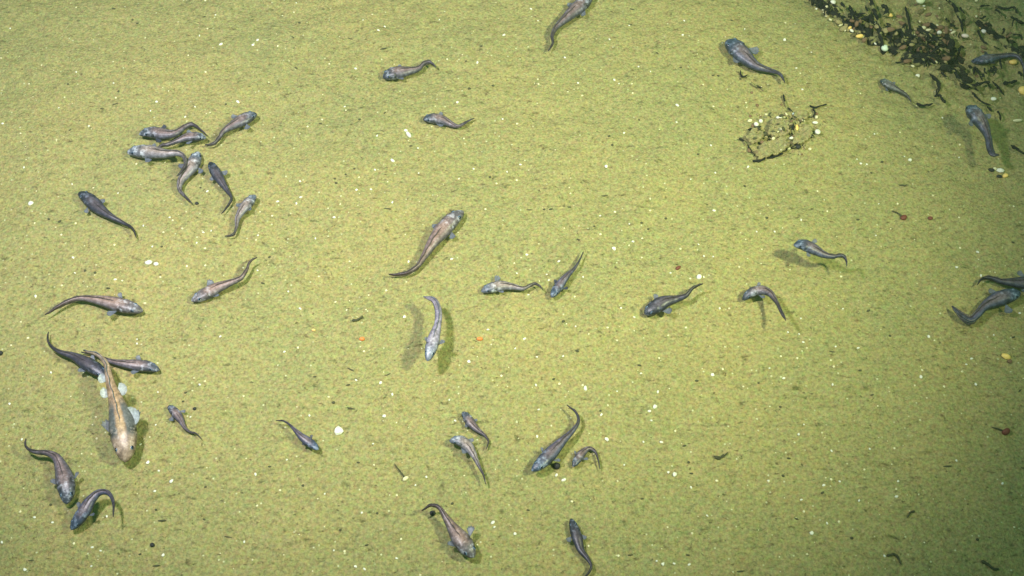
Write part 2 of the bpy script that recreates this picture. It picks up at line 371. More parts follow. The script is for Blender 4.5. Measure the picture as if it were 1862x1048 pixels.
FISH = [
 ('mauve-grey fish at the top edge, its head cut off by the frame', [(1077, -14), (1062, 4), (1042, 22), (1022, 40), (1010, 52), (1004, 66), (1005, 79), (997, 93)], 31, 'mauve', dict(clear=.02)),
 ('grey fish facing left with arched dark-tipped tail, upper of two at top', [(696, 142), (716, 134), (740, 130), (760, 126), (771, 116), (783, 114), (793, 123)], 29, 'mauve', dict(lift=.01)),
 ('short grey fish facing left with blunt upturned tail, lower of two near top', [(769, 218), (788, 216), (805, 219), (820, 226), (834, 230), (848, 222), (862, 215)], 24, 'mauve', dict(roll=55)),
 ('large blue-headed fish facing up left above the pale broken crust', [(1320, 74), (1340, 90), (1357, 107), (1376, 121), (1398, 128), (1418, 135), (1427, 150)], 38, 'blue', dict(clear=.022, roll=35, headw=1.08)),
 ('small grey fish facing up left just below the dark sunken log', [(1600, 146), (1616, 155), (1632, 164), (1644, 171), (1652, 178), (1657, 186)], 19, 'grey', dict(clear=.008)),
 ('long blue-grey fish lying among dark twigs with its tail at the right edge', [(1766, 112), (1790, 109), (1815, 104), (1838, 101), (1853, 106), (1861, 122), (1862, 145)], 22, 'blue', dict(clear=.02, fins='dark')),
 ('thick blue-grey fish swimming above its own detached shadow below the twigs at right', [(1760, 193), (1775, 211), (1788, 230), (1797, 252), (1800, 270), (1806, 281), (1817, 282)], 32, 'blue', dict(clear=.105, tailw=.42, headw=1.05)),
 ('mauve fish facing left with a humped tail, topmost of the crowded group at left', [(253, 245), (275, 241), (298, 244), (318, 243), (337, 231), (350, 227), (363, 235), (377, 247)], 24, 'mauve', dict(clear=.03, fins='dark')),
 ('small brown fish facing right, squeezed between two left-facing fish in the crowded group', [(375, 251), (357, 249), (340, 250), (322, 257), (306, 263), (292, 266), (283, 277)], 19, 'mauve', dict(clear=.05, fins='pale')),
 ('silvery fish facing left with a pointed snout, lowest left-facer of the crowded group', [(231, 277), (250, 276), (275, 277), (300, 280), (322, 279), (335, 286), (336, 303), (322, 321)], 28, 'silver', dict(clear=.012, lift=.03)),
 ('silver-brown fish hanging below the crowded group, head up and tail curling right', [(361, 276), (354, 294), (342, 312), (329, 330), (327, 346), (337, 358), (350, 371)], 27, 'silver', dict(clear=.015)),
 ('slim dark fish facing up right beside the crowded group, tail end curled black', [(467, 207), (447, 216), (424, 228), (407, 239), (398, 252), (388, 262), (373, 264)], 25, 'mauve', dict(clear=.03, spread=(.9, .4))),
 ('narrow dark blue fish with black hooked tail above the small silver one', [(381, 295), (391, 312), (402, 330), (413, 347), (421, 361), (414, 375), (403, 389)], 22, 'dark', dict(clear=.025)),
 ('small silver fish facing up right with a bent black tail tip, below the crowded group', [(465, 355), (453, 368), (441, 382), (432, 398), (430, 413), (424, 427), (409, 430)], 21, 'silver', dict(clear=.03)),
 ('dark navy fish lying diagonally alone at far left, head up left', [(143, 350), (163, 364), (183, 382), (203, 395), (224, 406), (241, 416), (248, 433)], 29, 'dark', dict(clear=.02)),
 ('pinkish-brown fish facing right with a long tail arched towards the left edge', [(260, 567), (238, 560), (210, 553), (178, 546), (145, 543), (115, 553), (82, 573)], 31, 'pink', dict(clear=.01, lift=.01, spread=(.7, .5))),
 ('pale pink-grey fish facing lower left with a wavy tail rising right', [(348, 548), (370, 537), (395, 524), (420, 514), (438, 506), (449, 490), (454, 477), (467, 468)], 28, 'pink', dict(clear=.01, lift=.02)),
 ('dark purple fish with its head tucked against the big tan fish', [(195, 686), (177, 673), (155, 660), (133, 648), (110, 641), (94, 631), (87, 618), (88, 604)], 29, 'dark', dict(clear=.03)),
 ('mauve fish facing right, lying under the tail of the big tan fish', [(290, 674), (270, 667), (245, 664), (222, 661), (205, 658), (188, 652), (165, 644), (148, 641)], 25, 'mauve', dict(clear=.010)),
 ('small grey fish facing up left, right of the big tan fish', [(306, 738), (318, 750), (328, 763), (336, 778), (346, 786), (357, 789), (366, 798)], 19, 'mauve', dict(clear=.008)),
 ('thick mauve-brown fish with a black S-curved tail at lower left, head down', [(121, 917), (122, 895), (118, 872), (111, 849), (102, 832), (85, 824), (62, 822), (47, 812), (47, 798)], 37, 'mauve', dict(clear=.028, lift=.02)),
 ('dark blue fish with a thin hooked tail, lowest at bottom left', [(129, 964), (141, 948), (153, 930), (166, 909), (181, 896), (197, 897), (206, 913), (206, 940)], 28, 'blue', dict(clear=.028, lift=.05, spread=(.8, 1.1))),
 ('slim blue-purple fish facing lower right, left of the bright white shell piece', [(579, 818), (564, 806), (549, 795), (537, 783), (527, 773), (516, 766), (502, 765)], 19, 'blue', dict(clear=.05, fins='dark')),
 ('pale-backed fish arching right with a black tail blob, lower of a pair', [(817, 802), (836, 802), (851, 812), (862, 829), (871, 848), (879, 864), (883, 880)], 24, 'silver', dict(clear=.04)),
 ('small grey fish with a thin curled tail, upper of a pair', [(841, 749), (850, 761), (858, 772), (868, 782), (880, 791), (888, 803), (884, 817)], 20, 'mauve', dict(clear=.012)),
 ('blue-purple fish facing lower left with tail curving up, beside a black pebble', [(967, 857), (985, 842), (1004, 822), (1024, 801), (1042, 783), (1052, 766), (1047, 750), (1031, 737)], 29, 'blue', dict(clear=.05)),
 ('tiny fish bent like a cane beside the blue-purple fish', [(1042, 849), (1050, 836), (1059, 824), (1070, 816), (1081, 820), (1087, 834), (1091, 853)], 18, 'mauve', dict(clear=.015)),
 ('pink-backed fish with blue flanks and thin arched tail at the bottom centre', [(862, 1014), (850, 998), (836, 979), (823, 960), (811, 942), (799, 924), (784, 919), (767, 929)], 37, 'pink', dict(clear=.035, lift=.02)),
 ('dark slim fish whose tail leaves the bottom edge of the picture', [(1038, 943), (1044, 961), (1050, 980), (1056, 1000), (1068, 1016), (1075, 1031), (1066, 1047), (1046, 1058)], 22, 'dark', dict(clear=.018)),
 ('large pinkish-mauve fish near the middle, head up right and tail swept left', [(843, 384), (825, 398), (806, 418), (788, 440), (773, 464), (758, 486), (736, 498), (707, 500)], 35, 'pink', dict(clear=.02, spread=(.6, .35))),
 ('pale lilac fish hovering nose-down in the centre with shadows on both sides', [(777, 657), (783, 638), (789, 615), (796, 590), (797, 566), (789, 546), (770, 540)], 26, 'lilac', dict(dorsal='pale', clear=.085, tailw=.55, roll=20)),
 ('slim silver-brown fish facing left with a crimped tail, right of centre', [(875, 531), (893, 524), (913, 520), (933, 522), (952, 525), (969, 517), (980, 519), (987, 527)], 24, 'silver', dict(clear=.008, lift=.01)),
 ('small purple fish pointing down left with a straight thin tail', [(1003, 541), (1012, 527), (1022, 513), (1033, 500), (1044, 489), (1053, 475), (1061, 458)], 20, 'blue', dict(clear=.03, fins='dark')),
 ('dark grey fish facing lower left with an upswept tail, right of centre', [(1172, 572), (1190, 560), (1209, 549), (1230, 544), (1247, 538), (1260, 524), (1278, 516)], 31, 'dark', dict(clear=.010, lift=.03)),
 ('grey fish bent into an arch, nose left and tail pointing down right', [(1350, 546), (1366, 533), (1384, 528), (1400, 534), (1412, 550), (1420, 566), (1429, 583)], 22, 'mauve', dict(clear=.015, lift=.07, tailw=.3)),
 ('slate fish facing left high above its detached shadow, tail hooked', [(1443, 446), (1461, 446), (1480, 454), (1497, 463), (1514, 467), (1530, 465), (1538, 472), (1540, 484)], 26, 'blue', dict(clear=.10)),
 ('black-purple fish cut off by the right edge', [(1900, 512), (1882, 514), (1862, 515), (1840, 514), (1820, 512), (1800, 506), (1786, 507), (1777, 518)], 30, 'dark', dict(clear=.03)),
 ('blue-grey fish facing right near the right edge with a broad bent tail', [(1856, 532), (1836, 538), (1813, 545), (1791, 557), (1776, 574), (1764, 583), (1748, 574), (1731, 557)], 33, 'blue', dict(clear=.035, roll=50, tailw=.5, spread=(1.0, .4), fins='pale', finlen=1.3)),
]
for lab, path, W, kind, kw in FISH: make_fish(lab, path, W, kind, **kw)
BIG = make_fish('largest fish, tan with grey flanks and curled white fins, head pointing down', [(228, 841), (228, 818), (225, 790), (219, 760), (212, 732), (204, 708), (198, 684), (193, 662), (178, 646), (152, 638)],
                53, 'tan', clear=.035, lift=.05, spread=(.15, .15), fins='grey', finlen=1.05, dorsal='grey', jitter=0, headw=1.0, eyes=.75)
bro, bC, bS, bU, bT, bss, bhw = BIG
for px, py, r, a in ((196, 717, 15, 200), (221, 713, 15, 20), (243, 762, 17, -10), (190, 691, 12, 190)):
    k = min(range(len(bC)), key=lambda k: (lambda w: (w.x - at(px, py, w.z).x) ** 2 + (w.y - at(px, py, w.z).y) ** 2)(bC[k] + bro.location))
    w = bC[k] + bro.location; c = at(px, py, w.z - 0.004); rr = r * mpp(c); d = Vector((c.x - w.x, c.y - w.y, 0)).normalized(); s = Vector((-d.y, d.x, 0))
    v_, f_ = fan(w + d * bhw * 0.12 - bro.location - Vector((0, 0, 0.004)), d * 1.0 + s * 1.1, d * 1.0 - s * 1.1, (Vector((c.x - w.x, c.y - w.y, 0)).length + rr * 0.6), 12, 0.4, Vector((0, 0, 1)), ruf=.25)
    o = link_mesh('pelvic_fin', v_, f_, FIN['white'], bro); o['label'] = 'curled white fin'

# ------------------------------------------------------------------ stones, shells, grit
def flat_mat(name, c1, c2, rough=0.6, sc=90):
    m, nt, b = new_mat(name); co = N(nt, 'ShaderNodeTexCoord').outputs['Object']; n = noise(nt, co, sc, 4, 0.6)
    L(nt, ramp(nt, n.outputs[0], [(0.35, c1), (0.65, c2)]).outputs[0], b.inputs['Base Color']); b.inputs['Roughness'].default_value = rough
    bump(nt, b, n.outputs[0], 0.3, 0.003); return m
M_SHELL = flat_mat('white_shell', (0.50, 0.49, 0.38), (0.86, 0.86, 0.80), 0.5, 160)
M_CREAM = flat_mat('cream_shell', (0.50, 0.46, 0.26), (0.74, 0.70, 0.46), 0.5)
M_PELLET = flat_mat('dark_mud', (0.030, 0.032, 0.016), (0.075, 0.075, 0.034), 0.9)
M_BLACK = flat_mat('black_stone', (0.006, 0.007, 0.010), (0.02, 0.02, 0.022), 0.7)
M_ORANGE = flat_mat('orange_lump', (0.55, 0.13, 0.03), (0.80, 0.26, 0.07), 0.5)
M_YELLOW = flat_mat('yellow_shell', (0.72, 0.42, 0.09), (0.90, 0.70, 0.24), 0.45)
M_RED = flat_mat('dark_red_tissue', (0.10, 0.018, 0.014), (0.17, 0.045, 0.026), 0.6)
M_RUBBLE = flat_mat('reddish_rubble', (0.085, 0.045, 0.028), (0.25, 0.155, 0.085), 0.9, 60)
M_OCHRE = flat_mat('ochre_rubble', (0.17, 0.14, 0.06), (0.40, 0.34, 0.16), 0.9, 60)

def lump_mesh(name, seed, sx, sy, sz, mat, rough=0.28, sub=2):
    r = random.Random(seed); bm = bmesh.new(); bmesh.ops.create_icosphere(bm, subdivisions=sub, radius=1)
    ph = [(Vector((r.gauss(0, 1), r.gauss(0, 1), r.gauss(0, 1))).normalized(), r.uniform(-1, 1)) for _ in range(7)]
    for v in bm.verts:
        d = v.co.normalized(); f = 1 + rough * sum(a * max(0, d.dot(n)) ** 3 for n, a in ph)
        v.co = Vector((d.x * f * sx, d.y * f * sy, d.z * f * sz))
    me = bpy.data.meshes.new(name); bm.to_mesh(me); bm.free(); me.polygons.foreach_set('use_smooth', [True] * len(me.polygons)); me.materials.append(mat); return me
def shell_mesh(name, seed, a, b_, h, mat):
    """one dished valve, ribbed, lying hollow side down"""
    r = random.Random(seed); n = 14; V = []; F = []
    for th in (0, -0.12):
        for k in range(5):
            q = (k + 0.15) / 4.15
            for j in range(n):
                t = 2 * math.pi * j / n; rr = (1 + 0.06 * (-1) ** j) * (1 - 0.22 * math.cos(t)) * (1 + 0.08 * r.uniform(-1, 1) * (k == 4 and th == 0))
                V.append(Vector((a * q * rr * math.cos(t), b_ * q * rr * math.sin(t), h * (1 - q * q) + th * h)))
    m_ = 5 * n
    for k in range(4):
        for j in range(n):
            i0 = k * n + j; i1 = k * n + (j + 1) % n; F.append((i0, i1 + 0, i1 + n, i0 + n)[::-1]); F.append((m_ + i0, m_ + i1, m_ + i1 + n, m_ + i0 + n))
    for j in range(n):
        i0 = 4 * n + j; i1 = 4 * n + (j + 1) % n; F.append((i0, i1, m_ + i1, m_ + i0)[::-1])
    F.append(tuple(range(n))[::1]); F.append(tuple(m_ + j for j in range(n))[::-1])
    me = bpy.data.meshes.new(name); me.from_pydata([tuple(v) for v in V], [], F); me.update()
    me.polygons.foreach_set('use_smooth', [True] * len(me.polygons)); me.materials.append(mat); return me
def fragment_mesh(name, seed, mat, thick=.3, n=8):
    r = random.Random(seed); V = []; F = []
    rad = [r.uniform(.55, 1.25) for _ in range(n)]
    for q, z in ((.55, 0), (1.0, .15), (1.0, .6), (.7, 1.0)):
        for j in range(n):
            t = 2 * math.pi * (j + r.uniform(-.1, .1)) / n; V.append(Vector((rad[j] * q * math.cos(t), rad[j] * q * .85 * math.sin(t), (z + r.uniform(-.25, .25) * (z > .5)) * thick)))
    for k in range(3):
        for j in range(n): a = k * n + j; b_ = k * n + (j + 1) % n; F.append((a, b_, b_ + n, a + n))
    F.append(tuple(range(n))[::-1]); F.append(tuple(3 * n + j for j in range(n)))
    me = bpy.data.meshes.new(name); me.from_pydata([tuple(v) for v in V], [], F); me.update(); me.materials.append(mat); return me
def put(name, me, px, py, sc, rz=None, label='', cat='', group=None, dz=0.3, tilt=0.25):
    o = bpy.data.objects.new(name, me); COL.objects.link(o); p = on_ground(px, py)
    o.location = (p.x, p.y, p.z + sc * dz); o.scale = (sc,) * 3
    o.rotation_euler = (rnd.uniform(-tilt, tilt), rnd.uniform(-tilt, tilt), rnd.uniform(0, 6.28) if rz is None else R(rz))
    return tag(o, label, cat, group)
OX = (0, 465, 930, 1395); OY = (0, 262, 524, 786); ZF = 470 / 1862
def tile(k, x, y): return OX[k % 4] + x * ZF, OY[k // 4] + y * ZF
WHITE = {
0: [75,208,3,548,521,2,820,600,2,835,706,1,424,777,2,643,912,3,300,470,1,465,702,1,208,607,1,1128,738,3,1085,800,2,1405,771,2,1335,842,2,1215,656,1,1717,738,3,1512,812,1,1588,322,3,1823,325,3,1437,257,2,1553,110,2,1495,208,1,1355,400,1,1480,520,1,20,892,2,148,962,1,8,420,1,1855,292,2,1480,5,1,405,1010,1,1045,275,1,550,55,1],
1: [292,22,2,773,146,2,883,219,2,930,193,2,1323,143,2,1787,253,3,12,290,2,160,332,1,720,495,3,530,462,1,1380,427,1,1597,452,2,640,770,2,650,795,1,1453,740,3,1780,863,3,375,912,1,875,980,2,478,862,1,1500,998,1,1490,395,1,840,105,1,275,88,1],
2: [143,66,2,193,150,2,383,418,3,706,285,2,1233,255,3,1245,150,3,850,186,2,914,483,3,1002,517,2,742,577,3,775,605,2,480,600,2,195,607,1,190,572,1,868,605,1,1198,762,3,1187,884,3,812,960,2,1382,610,1,1690,740,1,1695,775,1,1680,210,2,185,745,1,510,690,1,873,672,1,40,892,1,1455,768,1],
3: [125,290,3,318,378,2,253,645,3,210,492,2,238,530,1,132,165,1,1263,850,2,773,967,2,957,955,1,355,65,2,672,675,1,665,605,1],
4: [172,170,3,520,290,2,673,317,1,850,356,2,1493,342,2,1222,530,2,1245,550,1,1033,590,2,1178,636,1,1522,625,2,1465,638,2,1417,712,2,1478,752,1,1098,740,2,527,820,2,540,930,2,830,977,2,880,985,1,1347,880,2,1480,875,1,1155,960,1,442,655,1,825,727,1,545,572,1,1313,610,1,250,570,1,982,145,1,1190,132,1,1845,692,1,445,1020,1],
5: [983,117,3,1168,30,2,860,187,2,728,332,3,830,327,3,320,270,2,325,385,2,157,416,2,293,428,2,985,422,2,567,533,3,430,682,2,1175,210,2,1570,180,2,1810,203,3,1465,250,1,1102,847,2,1410,830,2,1077,652,1,18,658,2,15,912,2,455,955,1,745,240,1,1655,470,1,120,517,1,677,847,1,1735,285,1],
6: [65,150,2,683,165,3,1292,255,2,1467,208,2,1703,168,3,1435,12,3,38,262,1,425,357,1,1458,480,3,850,577,2,640,517,2,745,490,1,875,705,2,848,730,1,740,755,3,1347,724,2,1218,756,1,1387,808,2,1452,813,2,1768,633,2,110,800,3,340,847,2,40,932,2,255,940,2,270,982,2,515,958,2,938,818,1,942,680,1,1385,958,2,1288,970,1,380,608,1,640,650,1,1805,760,1,1000,395,1,1145,930,2,20,860,1,1640,885,1,1000,480,1],
7: [988,90,2,1027,118,3,648,110,2,675,142,2,718,148,2,1383,98,2,1388,5,1,362,340,1,245,547,2,53,632,2,432,485,1,803,432,2,1193,372,1,1383,530,1,1775,450,1,782,660,2,1515,782,3,1390,748,1,1363,893,3,1540,950,2,533,955,1,940,430,1],
8: [257,60,2,202,360,1,370,610,3,988,370,2,988,402,2,1590,350,3,1440,700,3,1475,673,1,1138,750,2,1755,778,1,68,835,3,1372,930,2,1123,985,2,152,245,1,690,930,1,80,412,1,1045,110,1],
9: [235,25,2,320,150,2,1072,208,3,208,463,3,1672,300,2,1537,532,3,900,683,3,985,768,2,925,925,3,1395,805,2,1437,957,2,387,920,2,725,665,2,780,455,1,655,158,1,940,18,1,813,52,1,575,100,1,525,785,1,1770,632,1,305,430,1],
10: [122,50,2,97,365,3,27,437,2,183,497,2,373,490,2,463,277,2,790,145,2,886,210,2,693,285,1,557,330,1,1130,340,1,933,615,2,1065,505,1,760,745,2,1055,750,2,533,718,3,512,700,1,1033,855,3,995,888,2,648,912,2,1007,957,3,197,875,2,177,700,2,1450,627,3,1523,585,1,1500,147,2,1568,147,1,1258,285,1,345,690,1,695,845,1,288,992,1,1180,1030,1,455,62,1,760,378,1,1670,710,1],
11: [545,150,2,243,220,2,148,318,2,232,332,2,258,390,2,493,423,2,656,433,2,18,577,2,120,650,2,470,697,3,1163,350,3,1205,378,1,1633,338,2,1433,550,2,1472,510,2,1117,592,1,1107,640,3,1063,702,1,1503,695,2,1275,710,1,1405,603,1,98,492,1,218,505,1,457,520,1,480,565,1,265,983,2,1150,793,1,1820,182,2,285,432,1,30,635,1],
12: [1065,222,3,1145,280,2,1235,357,3,1118,428,3,697,47,1,1012,90,2,250,615,2,380,652,2,665,830,2,725,855,2,1175,888,3,660,965,2,180,992,3,15,795,2,1760,792,2,1840,303,2,158,55,2,145,575,1,533,803,1,770,608,2,1820,920,1],
13: [225,200,2,845,85,2,852,238,1,1150,383,2,1228,323,2,1015,455,1,498,447,2,1708,652,3,1720,685,2,765,580,2,1015,910,2,720,970,3,785,988,2,563,852,2,640,860,1,1185,1030,1,1047,770,1,175,420,1,10,530,1],
14: [185,30,2,687,55,3,950,70,2,1080,72,3,325,310,2,372,347,3,812,238,2,1132,290,3,1175,305,3,1293,397,2,765,352,1,1480,350,1,1850,350,2,1410,603,2,25,733,3,1125,685,1,1303,730,1,555,820,1,1045,930,2,1090,955,3,1173,947,2,1280,955,2,770,890,1,435,500,1],
15: [227,17,2,395,5,1,465,137,2,738,125,3,10,355,1,407,383,3,523,357,2,462,340,1,943,353,2,930,410,1,932,465,2,1365,207,2,1695,370,3,245,488,2,660,497,3,265,573,1,433,657,2,320,727,3,845,892,2,1780,685,1,518,645,1,700,270,1,918,117,1,208,622,1,288,880,1]}
specks = []
for k, l in WHITE.items():
    for i_ in range(0, len(l), 3): specks.append(tile(k, l[i_], l[i_ + 1]) + (l[i_ + 2],))
specks.sort(key=lambda s: -s[2])
SP3 = [lump_mesh('shell_speck', 50 + i_, 1.05, .85, .6, M_SHELL, 0.5, 2) for i_ in range(3)] + [fragment_mesh('shell_speck', 30 + i_, M_SHELL, .6, 7) for i_ in range(5)]
SP2 = [lump_mesh('shell_speck', 70 + i_, 1.0, .8, .6, M_SHELL, 0.5, 2) for i_ in range(4)]
PXM = 0.00159
n_ind = 0; grit = []
for (px, py, s) in specks:
    if s == 1 or n_ind >= 295: grit.append((px, py)); continue
    n_ind += 1
    if s == 3: put('shell_speck', rnd.choice(SP3), px, py, PXM * rnd.uniform(2.5, 3.8), rz=None, label='bright round white shell speck lying on the open sediment', cat='shell', group='bright white shell specks on the seabed', dz=.15)
    else: put('shell_speck', rnd.choice(SP2), px, py, PXM * rnd.uniform(1.8, 2.8), label='tiny faint white shell speck lying on the open sediment', cat='shell', group='tiny white shell specks on the seabed', dz=.1)
# the uncountable rest: one object of fine pale grit
bmg = bmesh.new()
def grain(px, py, r):
    p = on_ground(px, py); m_ = bmesh.ops.create_icosphere(bmg, subdivisions=1, radius=r)
    for v in m_['verts']: v.co = Vector((v.co.x * rnd.uniform(.7, 1.3), v.co.y * rnd.uniform(.7, 1.3), v.co.z * .7)) + p
for px, py in grit: grain(px, py, PXM * rnd.uniform(1.9, 2.6))
for _ in range(420): grain(rnd.uniform(0, 1862), rnd.uniform(0, 1048), PXM * rnd.uniform(0.7, 1.5))
meg = bpy.data.meshes.new('shell_grit'); bmg.to_mesh(meg); bmg.free(); meg.materials.append(M_CREAM)
og = bpy.data.objects.new('shell_grit', meg); COL.objects.link(og); tag(og, 'fine pale shell grit sprinkled all over the sediment', 'grit', kind='stuff')

# dark mud pellets and flakes
DARK = {
0: [955,145,1,990,170,1,1470,122,2,853,660,1,835,750,3,733,785,2,505,938,2,1628,752,1,490,608,1,820,65,2],
1: [680,280,3,915,355,3,268,270,2,290,492,2,468,893,2,748,862,1,930,815,2,1515,443,1,1627,335,1,1710,620,1,1540,640,1,315,165,1],
2: [862,180,2,1588,150,2,1050,385,2,1455,545,2,1490,548,1,1650,570,1,920,865,1,705,982,1,870,70,3,1220,488,1],
4: [352,543,1,430,560,2,1165,740,1,613,915,1,685,928,1,1445,315,1],
5: [710,180,1,570,250,1,580,283,1,945,467,3,648,220,1,1688,240,1,1120,15,2,100,815,1,50,1005,2],
6: [125,475,3,285,472,2,235,472,1,417,455,2,937,570,1,985,615,1,597,593,1,485,692,2,725,8,1,1343,75,1,1680,305,1,1840,533,1,660,375,3,1112,538,1],
7: [965,300,3,325,470,2,655,547,2,1770,710,2,750,210,1,830,130,1],
8: [1337,755,1,1320,818,1,780,3,2],
9: [760,220,3,950,625,3,680,585,3,665,700,2,425,640,2,560,825,1,690,870,3],
10: [920,558,2,1335,670,2,305,657,1,475,455,1,375,240,1,640,885,1,1780,685,1],
11: [470,460,3,1775,355,2,730,165,2,95,857,1,670,595,2,755,770,2,1820,740,2,885,345,1],
12: [1010,880,1,1120,965,3,1470,630,2,1480,395,1,1160,640,3,365,525,1,1125,560,1,225,925,3,1640,755,3],
13: [875,585,1,800,815,2,340,385,1,740,220,2,1415,515,1,610,705,1,100,250,2],
14: [940,480,2,1490,180,3,1275,218,1,1295,297,2,1270,885,2,120,563,2,1245,100,2,1650,1005,3,860,885,3],
15: [155,190,2,115,315,1,210,625,2,1300,248,3,610,765,1,1515,775,1,400,437,2]}
PL = {1: [lump_mesh('mud_pellet', 90 + i_, 1, .85, .6, M_PELLET, .35) for i_ in range(3)], 2: [lump_mesh('mud_pellet', 95 + i_, 1.5, .7, .6, M_PELLET, .4) for i_ in range(3)],
      3: [lump_mesh('mud_pellet', 99 + i_, 2.6, .6, .5, M_PELLET, .45) for i_ in range(3)]}
for k, l in DARK.items():
    for i_ in range(0, len(l), 3):
        px, py = tile(k, l[i_], l[i_ + 1]); t = l[i_ + 2]
        if t == 3: put('mud_flake', rnd.choice(PL[3]), px, py, PXM * rnd.uniform(2.1, 2.9), rz=rnd.uniform(-30, 30), label='narrow dark mud flake lying on the open sediment', cat='mud flake', group='narrow dark mud flakes on the seabed', dz=.1)
        else: put('mud_pellet', rnd.choice(PL[t]), px, py, PXM * rnd.uniform(2.0, 2.8), rz=rnd.uniform(-40, 40), label='small dark mud pellet lying on the open sediment', cat='mud pellet', group='small dark mud pellets on the seabed', dz=.1)
# black pellets and a blob that stand out
BK = lump_mesh('black_pebble', 120, 1, .9, .8, M_BLACK, .25)
for px, py, s, lab in ((1012, 849, 6.5, 'black pebble beside the belly of the blue-purple fish'), (787, 934, 5, 'black blob under the arched tail of the pink-backed fish'),
                       (277, 992, 4, 'lone black pebble near the bottom left, right of the dark blue fish'), (354, 744, 3.2, 'tiny black pebble up right of the small grey fish'),
                       (1, 643, 4.5, 'black pebble at the very left edge of the picture'), (358, 371, 3.6, 'tiny black pebble at the curled tail of the silver-brown fish')):
    put('black_pebble', BK, px, py, PXM * s, label=lab, cat='pebble')

# shells and lumps one can tell apart
def special(kind, seed, px, py, sc, dims, mat, label, cat, rz=0, shell=False, tilt=.2):
    me_ = shell_mesh(kind, seed, dims[0], dims[1], dims[2], mat) if shell else lump_mesh(kind, seed, dims[0], dims[1], dims[2], mat, .3, 3)
    return put(kind, me_, px, py, PXM * sc, rz=rz, label=label, cat=cat, dz=0.25, tilt=tilt)
put('shell', fragment_mesh('shell', 4, M_SHELL, .5, 9), 616, 783, PXM * 9.5, rz=15, label='largest bright white shell piece, right of the slim blue-purple fish', cat='shell', dz=.2)
special('shell', 202, 272, 478, 7, (1, .7, .5), M_SHELL, 'white shell half, left one of a touching pair', 'shell', 10, True)
special('shell', 203, 285, 481, 5, (1, .8, .5), M_SHELL, 'smaller white shell half, right one of a touching pair', 'shell', -20, True)
special('shell', 204, 744, 247, 8, (1, .5, .5), M_SHELL, 'long white shell tilted below the short grey fish', 'shell', -55, True)
special('shell', 205, 738, 238, 3.6, (1, .8, .7), M_SHELL, 'small white bit touching the long white shell', 'shell')
special('shell', 206, 56, 371, 5.6, (1, .9, .7), M_SHELL, 'round white shell alone left of the dark navy fish', 'shell')
special('shell', 207, 1271, 505, 5.5, (1, .9, .7), M_SHELL, 'white shell just above the upswept tail of the dark grey fish', 'shell')
special('coral_bit', 210, 658, 617, 5.2, (1, .75, .7), M_ORANGE, 'bright orange speck left of the hovering lilac fish', 'coral bit')
special('coral_bit', 211, 873, 617, 4.8, (1, .75, .7), M_ORANGE, 'bright orange speck right of the hovering lilac fish', 'coral bit')
special('coral_bit', 212, 571, 601, 3.6, (1, .6, .6), flat_mat('pale_orange_lump', (.7, .42, .14), (.8, .5, .2)), 'pale orange speck, leftmost of the three orange ones', 'coral bit')
special('shell', 213, 1831, 650, 8, (1.1, .7, .6), M_YELLOW, 'yellow-white shell alone near the right edge', 'shell', -25, True)
special('shell', 214, 1836, 658, 5, (1, .8, .6), M_RUBBLE, 'brown pebble touching the yellow-white shell at right', 'pebble')
special('shell', 215, 1820, 311, 6.5, (1.2, .8, .6), M_SHELL, 'white shell below the thick blue-grey fish at right', 'shell', -20, True)
special('shell', 216, 1828, 321, 5.5, (1, .8, .7), M_YELLOW, 'yellowish shell right of a white one below the thick fish', 'shell')
special('shell', 217, 1808, 308, 4.5, (1, .8, .7), M_CREAM, 'cream shell left of a white one below the thick fish', 'shell')
special('pebble', 218, 1803, 310, 6, (1, .8, .6), M_BLACK, 'black pebble at the left end of the shell row below the thick fish', 'pebble')
special('pebble', 219, 1817, 322, 5, (1.3, .7, .6), M_BLACK, 'black pebble under the shell row below the thick fish', 'pebble')
M_STALK = M_PELLET

def tube_mesh(name, pts, radii, mat, seed=0, rough=0.2, nr=8, per=5):
    fine = catmull(pts, per); r = random.Random(seed); V = []; F = []; n = len(fine); up = Vector((0, 0, 1))
    for k, p in enumerate(fine):
        t = (fine[min(n - 1, k + 1)] - fine[max(0, k - 1)]).normalized(); s = t.cross(up)
        s = s.normalized() if s.length > 1e-4 else Vector((1, 0, 0)); u_ = s.cross(t)
        rad = float(np.interp(k / (n - 1), np.linspace(0, 1, len(radii)), radii)) * (0.35 if k in (0, n - 1) else 1)
        for j in range(nr):
            a = 2 * math.pi * j / nr; q = rad * (1 + rough * r.uniform(-1, 1)); V.append(p + s * (q * math.cos(a)) + u_ * (q * math.sin(a)))
    for k in range(n - 1):
        for j in range(nr):
            a = k * nr + j; b_ = k * nr + (j + 1) % nr; F.append((a, b_, b_ + nr, a + nr))
    F.append(tuple(range(nr))[::-1]); F.append(tuple((n - 1) * nr + j for j in range(nr)))
    me_ = bpy.data.meshes.new(name); me_.from_pydata([tuple(v) for v in V], [], F); me_.update()
    me_.polygons.foreach_set('use_smooth', [True] * len(me_.polygons)); me_.materials.append(mat); return me_
def rod(name, path, rpx, mat, label, cat, group=None, h=0.006, arch=0.0, seed=0, rough=0.25, parent=None):
    g = [on_ground(px, py) for px, py in path]; n = len(g); pts = []
    for k, (px, py) in enumerate(path):
        pts.append(at(px, py, g[k].z + h + arch * math.sin(math.pi * k / max(1, n - 1))))
    o0 = Vector(pts[n // 2]) if parent is None else parent.location
    rr = rpx if hasattr(rpx, '__len__') else (rpx, rpx * .9, rpx * .6)
    me_ = tube_mesh(name, [p - o0 for p in pts], [PXM * q for q in rr], mat, seed, rough)
    o = bpy.data.objects.new(name, me_); COL.objects.link(o)
    if parent is None: o.location = o0; tag(o, label, cat, group)
    else: o.parent = parent
    return o
